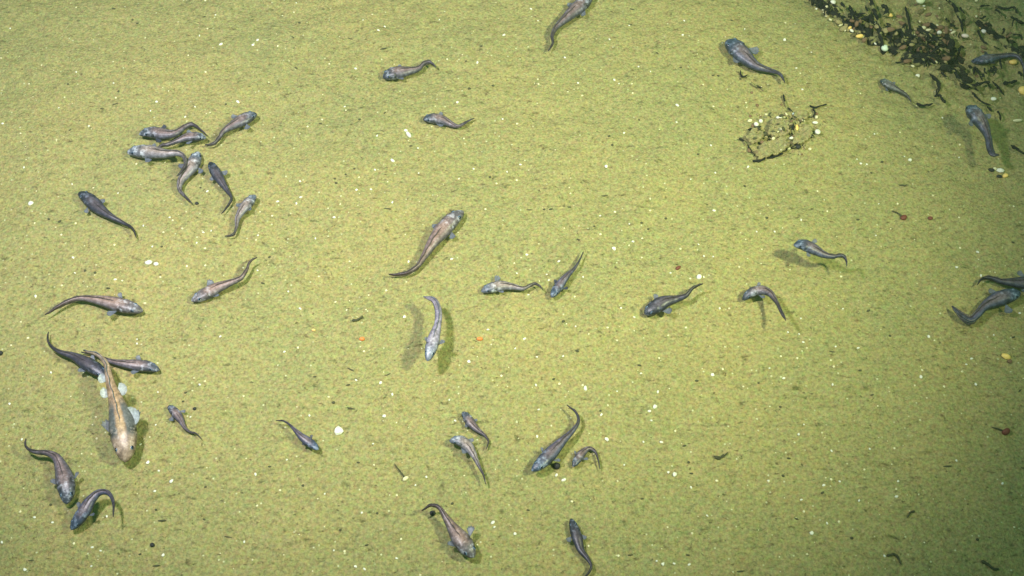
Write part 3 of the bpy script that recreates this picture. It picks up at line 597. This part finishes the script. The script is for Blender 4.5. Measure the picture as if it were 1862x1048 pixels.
def stalked(kind, px, py, sc, mat, stem, label, cat, dims=(1, .8, .7), seed=1):
    p = on_ground(px, py); e = bpy.data.objects.new(kind, None); COL.objects.link(e); e.location = p; tag(e, label, cat)
    o = bpy.data.objects.new('bulb', lump_mesh('bulb', seed, dims[0], dims[1], dims[2], mat, .35, 3)); COL.objects.link(o); o.parent = e; o.scale = (PXM * sc,) * 3; o.location = (0, 0, PXM * sc * .4); o.rotation_euler = (0, 0, .5)
    rod('stalk', stem, (1.6, 1.3, .8), M_STALK, '', '', parent=e, h=.004, seed=seed)
    return e
stalked('anemone', 1643, 397, 6, M_RED, [(1641, 395), (1633, 388), (1621, 383)], 'dark red lump with a thin stalk trailing left, upper right area', 'anemone', seed=301)
stalked('anemone', 1828, 786, 8, M_RED, [(1826, 785), (1815, 780), (1803, 777)], 'dark red lump with a tail near the right edge, lower right', 'anemone', (1, .7, .7), seed=302)
special('anemone', 303, 1691, 398, 4.6, (1, .9, .7), M_RED, 'small round red-brown lump without stalk, right of the stalked one', 'anemone')
special('anemone', 304, 1233, 488, 4.6, (1.3, .7, .7), M_RED, 'small red-brown lump above the dark grey fish', 'anemone', 40)
stalked('stalked_sponge', 738, 871, 5, M_CREAM, [(736, 868), (727, 857), (717, 843)], 'tiny cream stalked sponge lying with its thin stem up left', 'sponge', seed=305)

# ------------------------------------------------------------------ sunken wood tangle, top right
def wood_mat(name, silt):
    m, nt, b = new_mat(name); co = N(nt, 'ShaderNodeTexCoord').outputs['Object']
    n1 = noise(nt, co, 45, 5, 0.65); n2 = noise(nt, mapping(nt, co, (1, 1, 1)), 26, 3)
    c = ramp(nt, n1.outputs[0], [(0.35, (0.006, 0.008, 0.012)), (0.6, (0.020, 0.018, 0.016)), (0.75, (0.06, 0.045, 0.028))]).outputs[0]
    c = mix(nt, 'MIX', ramp(nt, n2.outputs[0], [(silt, 0.0), (silt + 0.06, 1.0)]).outputs[0], c, (0.22, 0.215, 0.085))
    L(nt, c, b.inputs['Base Color']); b.inputs['Roughness'].default_value = 0.9; b.inputs['Specular IOR Level'].default_value = 0.2
    bump(nt, b, n1.outputs[0], 0.6, 0.006); return m
M_WOOD = wood_mat('black_waterlogged_wood', 0.62); M_WOOD2 = wood_mat('silted_wood', 0.52); M_LOG = wood_mat('silted_log_wood', 0.55)

rod('sunken_log', [(1462, -14), (1490, 10), (1518, 30), (1546, 50), (1578, 66), (1610, 84), (1645, 98), (1690, 112), (1742, 118)], (7, 9, 10, 9, 12, 14, 15, 15, 9), M_LOG, 'long black sunken log running diagonally from the top edge into the tangle', 'log', h=.0, seed=400, rough=.6)
rod('sunken_log', [(1774, 40), (1795, 56), (1815, 70), (1838, 88), (1868, 108)], (4, 6, 7, 6, 4), M_LOG, 'shorter black sunken log sloping down to the right edge', 'log', h=.006, seed=401, rough=.55)
BR = [
 ([(1583, -6), (1588, 16), (1596, 36), (1600, 62), (1606, 84)], 4.5, 'black upright branch rising from the long log to the top edge'),
 ([(1548, 22), (1560, 38), (1568, 54), (1580, 66)], 4, 'short black branch forking off the upper side of the long log'),
 ([(1646, 12), (1652, 34), (1656, 55), (1668, 78)], 3, 'thin dark branch left of the pale green shell'),
 ([(1716, -4), (1733, 8), (1741, 22), (1748, 40), (1750, 58)], 4.5, 'dark branch bending down from the top edge right of the pale green shell'),
 ([(1668, 52), (1686, 62), (1702, 72), (1722, 86)], 5, 'black branch crossing the middle of the tangle'),
 ([(1729, 66), (1730, 84), (1731, 100), (1728, 116)], 6.5, 'thickest black upright stub at the right end of the tangle'),
 ([(1734, 124), (1744, 143), (1758, 152), (1780, 166)], 3.6, 'dark wavy twig leading from the tangle towards the thick fish'),
 ([(1690, 134), (1703, 146), (1708, 158), (1702, 174)], 3.4, 'black kinked twig hanging below the tangle'),
 ([(1699, 176), (1709, 174), (1714, 182), (1720, 187)], 3.6, 'short black forked twig tip below the kinked twig'),
 ([(1660, 184), (1672, 191), (1685, 192), (1697, 188)], 2.8, 'black crescent twig right of the small grey fish tail'),
 ([(1772, 122), (1780, 134), (1787, 147)], 3, 'short dark twig under the head of the long blue-grey fish'),
 ([(1758, 158), (1778, 154), (1794, 150), (1802, 162)], 3, 'dark twig bent like an elbow below the long blue-grey fish'),
 ([(1824, 152), (1836, 151), (1850, 147)], 3.4, 'short straight black twig near the right edge'),
 ([(1768, 168), (1776, 178), (1790, 188), (1803, 192)], 2.8, 'curved dark twig just above the head of the thick blue-grey fish'),
 ([(1804, 148), (1816, 160), (1826, 174)], 2.6, 'slanted dark twig right of the elbow twig'),
 ([(1782, 12), (1792, 10), (1800, 11)], 2.2, 'tiny dark twig at the top, right of the bending branch'),
 ([(1812, 12), (1828, 16), (1842, 14), (1850, 20)], 2.8, 'dark twig lying level near the top right corner'),
 ([(1838, 30), (1850, 37), (1866, 44)], 3, 'dark twig cut by the right edge near the top'),
 ([(1836, 66), (1848, 63), (1856, 66)], 2.6, 'small dark twig above the shorter log'),
 ([(1814, 202), (1818, 210), (1820, 220)], 2.4, 'short vertical dark twig right of the thick fish head'),
 ([(1838, 264), (1850, 272), (1866, 282)], 2.8, 'dark twig cut by the right edge, right of the thick fish tail'),
 ([(1795, 194), (1804, 202)], 2.6, 'stubby dark twig right of the thick fish head'),
 ([(1778, 54), (1784, 70), (1796, 82)], 3, 'dark branch under the shorter log'),
 ([(1540, 40), (1552, 30), (1556, 20)], 3, 'small black spur on the upper edge of the long log'),
 ([(1602, 10), (1610, 14), (1612, 24), (1604, 30)], 4, 'black knobbly hook beside the upright branch'),
 ([(1612, 48), (1622, 60), (1618, 76)], 4.5, 'black curved branch between the upright branch and the tangle'),
]
for i_, (pth, r, lab) in enumerate(BR): rod('branch' if r > 3.5 else 'twig', pth, [r * q_ for q_ in (rnd.uniform(.5, 1), rnd.uniform(.6, 1.2), rnd.uniform(.4, 1.1), rnd.uniform(.6, 1.1), .4)], M_WOOD if i_ % 3 else M_WOOD2, lab, 'branch' if r > 3.5 else 'twig', 'dark branches of the sunken tangle', h=.008 + (.012 if r > 3.5 else .004), arch=.008, seed=420 + i_, rough=.5)
KN = [lump_mesh('knot', 950 + i_, 1.5, .8, .7, M_LOG if i_ % 3 == 0 else M_WOOD, .6, 2) for i_ in range(8)]
for i_ in range(90):
    f = rnd.random() ** .7; wv_ = 5 + 15 * f; px = 1468 + f * 285 + rnd.gauss(0, 5); py = -4 + f * 122 + rnd.gauss(0, 1) * wv_ * .7 + 4 * f
    if i_ > 74: px, py = rnd.uniform(1775, 1860), 0; py = 42 + (px - 1775) * .72 + rnd.gauss(0, 5)
    put('wood_chunk', rnd.choice(KN), px, py, PXM * rnd.uniform(3.5, 8), rz=rnd.gauss(-35, 30), label='dark encrusted wood chunk broken from the sunken logs', cat='wood chunk', group='broken wood chunks of the sunken tangle', dz=.7, tilt=.5)
# small broken twigs through the tangle
for i_ in range(150):
    t = i_ / 150
    if i_ < 80: f = rnd.random(); px = 1480 + f * 240 + rnd.gauss(0, 6); py = 4 + f * 116 + rnd.gauss(0, 10) - 8
    elif i_ < 125: px = rnd.gauss(1700, 30); py = rnd.gauss(85, 26)
    else: px = rnd.uniform(1745, 1860); py = rnd.uniform(15, 200)
    a = rnd.uniform(0, math.pi) if rnd.random() < .5 else rnd.gauss(.75, .4); ln = rnd.uniform(7, 19)
    pth = [(px - math.cos(a) * ln / 2, py - math.sin(a) * ln / 2), (px + rnd.uniform(-3, 3), py + rnd.uniform(-3, 3)), (px + math.cos(a) * ln / 2, py + math.sin(a) * ln / 2)]
    rod('broken_twig', pth, rnd.uniform(1.4, 3.0), M_WOOD if rnd.random() < .6 else M_WOOD2, 'short broken dark twig caught in the sunken tangle', 'twig', 'broken twigs in the sunken tangle', h=rnd.uniform(.006, .03), arch=.005, seed=500 + i_, rough=.3)
# rubble and shell bits in the tangle
RM = [lump_mesh('rubble', 700 + i_, 1.2, .8, .7, (M_RUBBLE, M_OCHRE, M_OCHRE, M_CRUST)[i_ % 4], .85, 2) for i_ in range(8)]
for i_ in range(130):
    if i_ > 94: f = rnd.random(); px = 1540 + f * 190 + rnd.gauss(0, 5); py = 46 + f * 72 + rnd.gauss(0, 8)
    elif i_ < 55: px = rnd.gauss(1702, 26); py = rnd.gauss(80, 22)
    elif i_ < 75: f = rnd.random(); px = 1500 + f * 90 + rnd.gauss(0, 3); py = 24 + f * 62 + rnd.gauss(0, 4)
    else: px = rnd.uniform(1590, 1850); py = rnd.uniform(-5, 70)
    put('stone_chip', RM[(0 if rnd.random() < .45 and i_ < 55 else rnd.randrange(8))], px, py, PXM * rnd.uniform(3.0, 6.5), label='small ochre or red-brown stone chip in the sunken tangle', cat='stone', group='stone chips in the sunken tangle', dz=(3.6 if i_ > 94 else .8), tilt=.6)
SC2 = [lump_mesh('shell_bit', 720 + i_, 1.1, .75, .6, (M_CREAM, M_OCHRE, M_SHELL, M_CREAM, M_OCHRE)[i_ % 5], .5, 2) for i_ in range(10)]
for i_ in range(90):
    if i_ > 60: f = rnd.random(); px = 1500 + f * 235 + rnd.gauss(0, 8); py = 14 + f * 108 + rnd.gauss(0, 10)
    elif i_ < 18: f = rnd.random(); px = 1490 + f * 110 + rnd.gauss(0, 4); py = 14 + f * 68 + rnd.gauss(0, 4) + 8
    else: px = rnd.gauss(1705, 40); py = rnd.gauss(66, 28)
    put('shell_bit', rnd.choice(SC2), px, py, PXM * rnd.uniform(2.0, 4.0), label='small cream shell bit lodged in the sunken tangle', cat='shell', group='cream shell bits in the sunken tangle', dz=1.6, tilt=.6)
for i_ in range(70):
    px = rnd.gauss(1715, 70); py = rnd.gauss(85, 45)
    if px > 1862 or py < -5 or px < 1560 + py * .9: continue
    put('stone_chip', rnd.choice(RM), px, py, PXM * rnd.uniform(1.5, 3.2), label='small ochre or red-brown stone chip in the sunken tangle', cat='stone', group='stone chips in the sunken tangle', dz=.6, tilt=.8)
TS = [
 (1514, 10, 5.5, (1.1, .8, .6), M_SHELL, 'white shell lodged at the top of the long black log'), (1670, 12, 10, (1, .85, .6), flat_mat('pale_green_shell', (.5, .56, .34), (.72, .76, .52)), 'large pale green shell at the top of the tangle'),
 (1607, 94, 8, (1, .9, .8), flat_mat('greenish_white_shell', (.5, .62, .46), (.74, .82, .7)), 'round greenish white shell on the dark lower edge of the log'),
 (1669, 137, 5, (1, .9, .8), M_SHELL, 'small bright white shell at the lower edge of the tangle'), (1841, 116, 7.5, (1.2, .85, .7), M_YELLOW, 'orange-yellow shell beside the tail of the long blue-grey fish'),
 (1860, 169, 10, (1, 1, .7), M_YELLOW, 'big yellow shell cut by the right edge'), (1790, 59, 7, (1.2, .75, .7), M_SHELL, 'white shell on top of the shorter black log'),
 (1753, 70, 6.5, (1.2, .7, .6), flat_mat('pinkish_shell', (.6, .46, .38), (.8, .7, .62)), 'pinkish white shell right of the thickest stub'), (1562, 72, 5.5, (1.2, .8, .7), M_YELLOW, 'yellow shell bit at the lower edge of the long log'),
 (1570, 80, 6.5, (1, .8, .8), M_RUBBLE, 'red-brown pebble right of the yellow shell bit under the log'), (1544, 56, 4.5, (1, .7, .7), M_YELLOW, 'small orange shell bit left of the yellow one under the log'),
 (1528, 49, 4, (1.3, .6, .6), M_CREAM, 'small cream shell bit at the lower edge of the log'), (1502, 18, 4.5, (1, .7, .7), M_CREAM, 'cream shell bit on the lower edge near the top of the log'),
 (1677, 57, 5.5, (1, .8, .7), M_CREAM, 'cream shell left of the crossing branch in the tangle'), (1686, 62, 5, (1.3, .6, .6), M_CREAM, 'long cream shell on the crossing branch in the tangle'),
 (1705, 68, 5, (1, .8, .7), M_SHELL, 'white shell at the right end of the crossing branch'), (1729, 70, 5.5, (1.4, .5, .6), M_CREAM, 'flat cream shell capping the thickest stub'),
 (1806, 182, 5, (1.2, .8, .6), M_SHELL, 'white shell among twigs right above the thick fish'), (1850, 221, 6, (1.8, .5, .5), M_CREAM, 'long cream shell near the right edge beside the thick fish'),
 (1617, 36, 5, (1, .9, .8), M_YELLOW, 'yellow shell bit right of the upright branch'), (1775, 3, 4.5, (1, .8, .8), M_CREAM, 'cream shell near the top right of the tangle'),
 (1786, 46, 6, (1.5, .6, .6), M_YELLOW, 'yellow crust bit on the upper end of the shorter log'), (1826, 72, 5, (1.5, .5, .5), M_YELLOW, 'yellow crust bit on the middle of the shorter log'),
]
for i_, (px, py, s, dm, mt, lab) in enumerate(TS): put('shell' if mt is not M_RUBBLE else 'pebble', lump_mesh('shell', 760 + i_, dm[0], dm[1], dm[2], mt, .25, 3), px, py, PXM * s, rz=rnd.uniform(-20, 40), label=lab, cat='shell' if mt is not M_RUBBLE else 'pebble', dz=(1.8 if 1480 < px < 1760 and py < 120 else .7))

# ------------------------------------------------------------------ broken crust below the blue-headed fish
def plate(outl, thick, label, seed, lift=.006):
    P = [at(x, y, .012) for x, y in outl]; cen = sum(P, Vector()) / len(P); cen.z = gz(cen.x, cen.y)
    ring = catmull([p - cen for p in P] + [P[0] - cen], 8)[:-1]; n = len(ring); V = []; F = []; r_ = random.Random(seed)
    jit = [1 + .16 * r_.uniform(-1, 1) for _ in range(n)]; jit = [(jit[k] + jit[k - 1] * .6) / 1.6 for k in range(n)]
    lay = [(0.50, -0.03), (0.55, .004), (0.90, lift), (1.0, lift + thick * .5), (0.94, lift + thick), (0.80, lift + thick * 1.1), (0.62, lift + thick * 1.15), (0.42, lift + thick * 1.1), (0.2, lift + thick)]
    for q, z in lay:
        for j, p in enumerate(ring):
            k_ = 1 + (jit[j] - 1) * sm(.5, .9, q); v = Vector((p.x * q * k_, p.y * q * k_, z)); w = v + cen
            v.z += float(.006 * vnoise([w.x * 40], [w.y * 40], seed)[0] + .006 * vnoise([w.x * 95], [w.y * 95], seed + 1)[0]) * (1 if z > lift + thick * .9 else .4)
            V.append(v)
    for k in range(len(lay) - 1):
        for j in range(n): a = k * n + j; b_ = k * n + (j + 1) % n; F.append((a, b_, b_ + n, a + n))
    V.append(Vector((0, 0, lift + thick))); c0 = len(V) - 1
    for j in range(n): F.append((c0, (len(lay) - 1) * n + j, (len(lay) - 1) * n + (j + 1) % n))
    F.append(tuple(range(n))[::-1])
    o = link_mesh('crust_plate', V, F, M_CRUST, loc=cen); return tag(o, label, 'crust', 'broken crust plates on the seabed')
plate([(1372, 280), (1384, 289), (1402, 284), (1422, 276), (1436, 264), (1428, 252), (1404, 254), (1384, 262)], .009, 'front crust plate, long, with a black undercut edge below', 21, .014)
plate([(1356, 250), (1364, 264), (1378, 260), (1388, 248), (1384, 234), (1368, 234)], .009, 'left crust plate behind the two round white shells', 23)
plate([(1394, 244), (1412, 250), (1432, 244), (1438, 226), (1424, 214), (1402, 218)], .009, 'middle crust plate with the white shell at its far edge', 25)
plate([(1440, 262), (1456, 264), (1472, 252), (1476, 238), (1462, 230), (1444, 238)], .010, 'right crust plate carrying the upright yellow shell', 27, .012)
plate([(1442, 216), (1458, 222), (1470, 212), (1462, 200), (1446, 204)], .007, 'small far crust plate below the dark branched twig', 29)
for i_, (pth, r, lab) in enumerate([
 ([(1369, 293), (1380, 293), (1392, 289)], 2.8, 'black strip for undercut shade at the lower left corner of the crust'), ([(1396, 288), (1412, 284), (1424, 278)], 2.7, 'black strip for undercut shade along the front edge of the crust'),
 ([(1424, 276), (1434, 270), (1446, 268)], 2.0, 'black strip for undercut shade at the right end of the crust front edge'), ([(1360, 264), (1366, 276), (1372, 283)], 1.8, 'black strip for undercut shade along the left edge of the crust')]):
    rod('twig', pth, r, M_WOOD, lab, 'twig', 'twigs around the broken crust', h=.004, seed=880 + i_, rough=.45)  # black strips added in place of the shade under the crust edge
SS = [(1375, 229, 6, (1, .9, .8), M_SHELL, 'round white shell, left of two on the broken crust edge'), (1383, 222, 5.2, (1, .9, .8), M_SHELL, 'round white shell, right of two on the broken crust edge'),
      (1416, 217, 6.5, (1.3, .7, .6), M_SHELL, 'white shell on the far edge of the broken crust'), (1486, 243, 8, (.85, 1.1, .7), M_SHELL, 'biggest white shell, right beside the broken crust'),
      (1437, 257, 5, (1.1, .8, .7), M_SHELL, 'small white shell on the front right part of the broken crust'), (1482, 226, 5, (1.3, .7, .6), M_SHELL, 'white shell above the biggest one beside the crust'),
      (1484, 215, 4.5, (.8, 1, .7), M_CREAM, 'cream shell highest in the column right of the crust'), (1447, 240, 7, (.6, 1.2, .6), M_YELLOW, 'upright yellow shell on the right part of the broken crust'),
      (1452, 243, 5, (1, .9, .7), M_ORANGE, 'orange lump touching the upright yellow shell on the crust'), (1443, 209, 4.5, (1, .8, .7), flat_mat('bluish_shell', (.35, .45, .42), (.55, .62, .58)), 'grey-blue pebble above the broken crust'),
      (1451, 270, 6.5, (1.1, .8, .8), M_BLACK, 'black lump at the right front corner of the broken crust'), (1420, 240, 4, (1.2, .8, .6), M_CREAM, 'cream shell bit in the middle of the broken crust'),
      (1470, 249, 4.5, (1.2, .7, .6), M_RUBBLE, 'brown stone bit between crust and biggest white shell')]
for i_, (px, py, s, dm, mt, lab) in enumerate(SS): put('shell' if mt not in (M_BLACK, M_ORANGE, M_RUBBLE) else 'pebble', lump_mesh('shell', 800 + i_, dm[0], dm[1], dm[2], mt, .25, 3), px, py, PXM * s * .82, rz=rnd.uniform(-15, 15), label=lab, cat='shell' if mt not in (M_BLACK, M_ORANGE, M_RUBBLE) else 'pebble', dz=(2.4 if 1400 < px < 1460 and 220 < py < 262 else .8))
for i_, (pth, r, lab) in enumerate([
 ([(1464, 226), (1468, 236), (1474, 245), (1480, 250)], 4, 'black twig standing at the right side of the broken crust'), ([(1424, 172), (1427, 184), (1432, 196)], 2.2, 'thin dark twig above the broken crust'),
 ([(1432, 196), (1442, 204)], 2.0, 'tiny dark twig just above the broken crust'), ([(1472, 192), (1482, 196), (1494, 192), (1504, 190)], 2.2, 'dark branched twig up right of the broken crust'),
 ([(1478, 198), (1482, 205), (1478, 214)], 2.2, 'short dark twig hanging from the branched one'), ([(1343, 252), (1352, 256), (1358, 264)], 2.2, 'dark twig at the left tip of the broken crust'),
 ([(1360, 236), (1372, 233), (1384, 230)], 2.6, 'brown twig under the two round shells'), ([(1440, 268), (1450, 264), (1448, 256)], 2.8, 'black twig at the front corner of the broken crust'),
 ([(1345, 134), (1352, 140), (1360, 136)], 2.2, 'dark squiggly twig below the head of the blue-headed fish'), ([(1366, 150), (1372, 156), (1384, 160), (1392, 166)], 2.2, 'dark crumbly twig below the belly of the blue-headed fish'),
 ([(1346, 128), (1348, 142)], 1.8, 'tiny upright dark twig below the blue-headed fish'),
 ([(1443, 224), (1441, 236), (1444, 247)], 2.4, 'dark twig left of the upright yellow shell on the crust')]):
    rod('twig', pth, r * .85, M_WOOD2 if i_ % 2 else M_WOOD, lab, 'twig', 'twigs around the broken crust', h=.008 + (.014 if 'on the crust' in lab else 0), seed=840 + i_, rough=.3)
RB = [lump_mesh('rubble', 900 + i_, 1.2, .8, .6, (M_CREAM, M_PELLET, M_OCHRE, M_RUBBLE, M_CRUST, M_OCHRE, M_PELLET, M_OCHRE, M_CRUST, M_RUBBLE)[i_ % 10], .8, 2) for i_ in range(10)]
for i_ in range(100):
    px, py = (rnd.uniform(1362, 1476), rnd.uniform(206, 284)) if i_ < 34 or i_ > 60 else (rnd.uniform(1420, 1500), rnd.uniform(175, 250)) if i_ < 48 else (rnd.uniform(1340, 1430), rnd.uniform(125, 215))
    s_ = PXM * rnd.uniform(1.8, 4.0); inside = 1370 < px < 1462 and 216 < py < 274 - (px - 1380) * .22
    put('stone_chip', rnd.choice(RB), px, py, s_, label='tiny stone chip or mud bit on or around the broken crust', cat='stone', group='stone chips around the broken crust', dz=(.018 / s_ if inside else .3), tilt=.6)
# loose twigs on the open bed
for i_, (pth, r, lab) in enumerate([
 ([(1612, 1011), (1626, 1008), (1634, 1016), (1639, 1027)], 2.0, 'dark hooked twig at the bottom edge, lower right'), ([(1784, 1020), (1796, 1026), (1806, 1034), (1817, 1035)], 2.6, 'dark twig in the bottom right corner'),
 ([(1664, 930), (1656, 932), (1650, 942)], 1.8, 'thin bent twig in the lower right area'), ([(1300, 832), (1308, 834), (1316, 826)], 2.0, 'small V-shaped dark twig in the lower right middle'),
 ([(1308, 834), (1316, 830), (1324, 822)], 1.4, 'thin twig crossing the V-shaped one'), ([(640, 583), (650, 582), (660, 575)], 2.4, 'short dark twig above the left orange speck')]):
    rod('twig', pth, r, M_PELLET, lab, 'twig', 'loose twigs on the open seabed', h=.004, seed=860 + i_, rough=.3)
print('objects', len(bpy.data.objects))
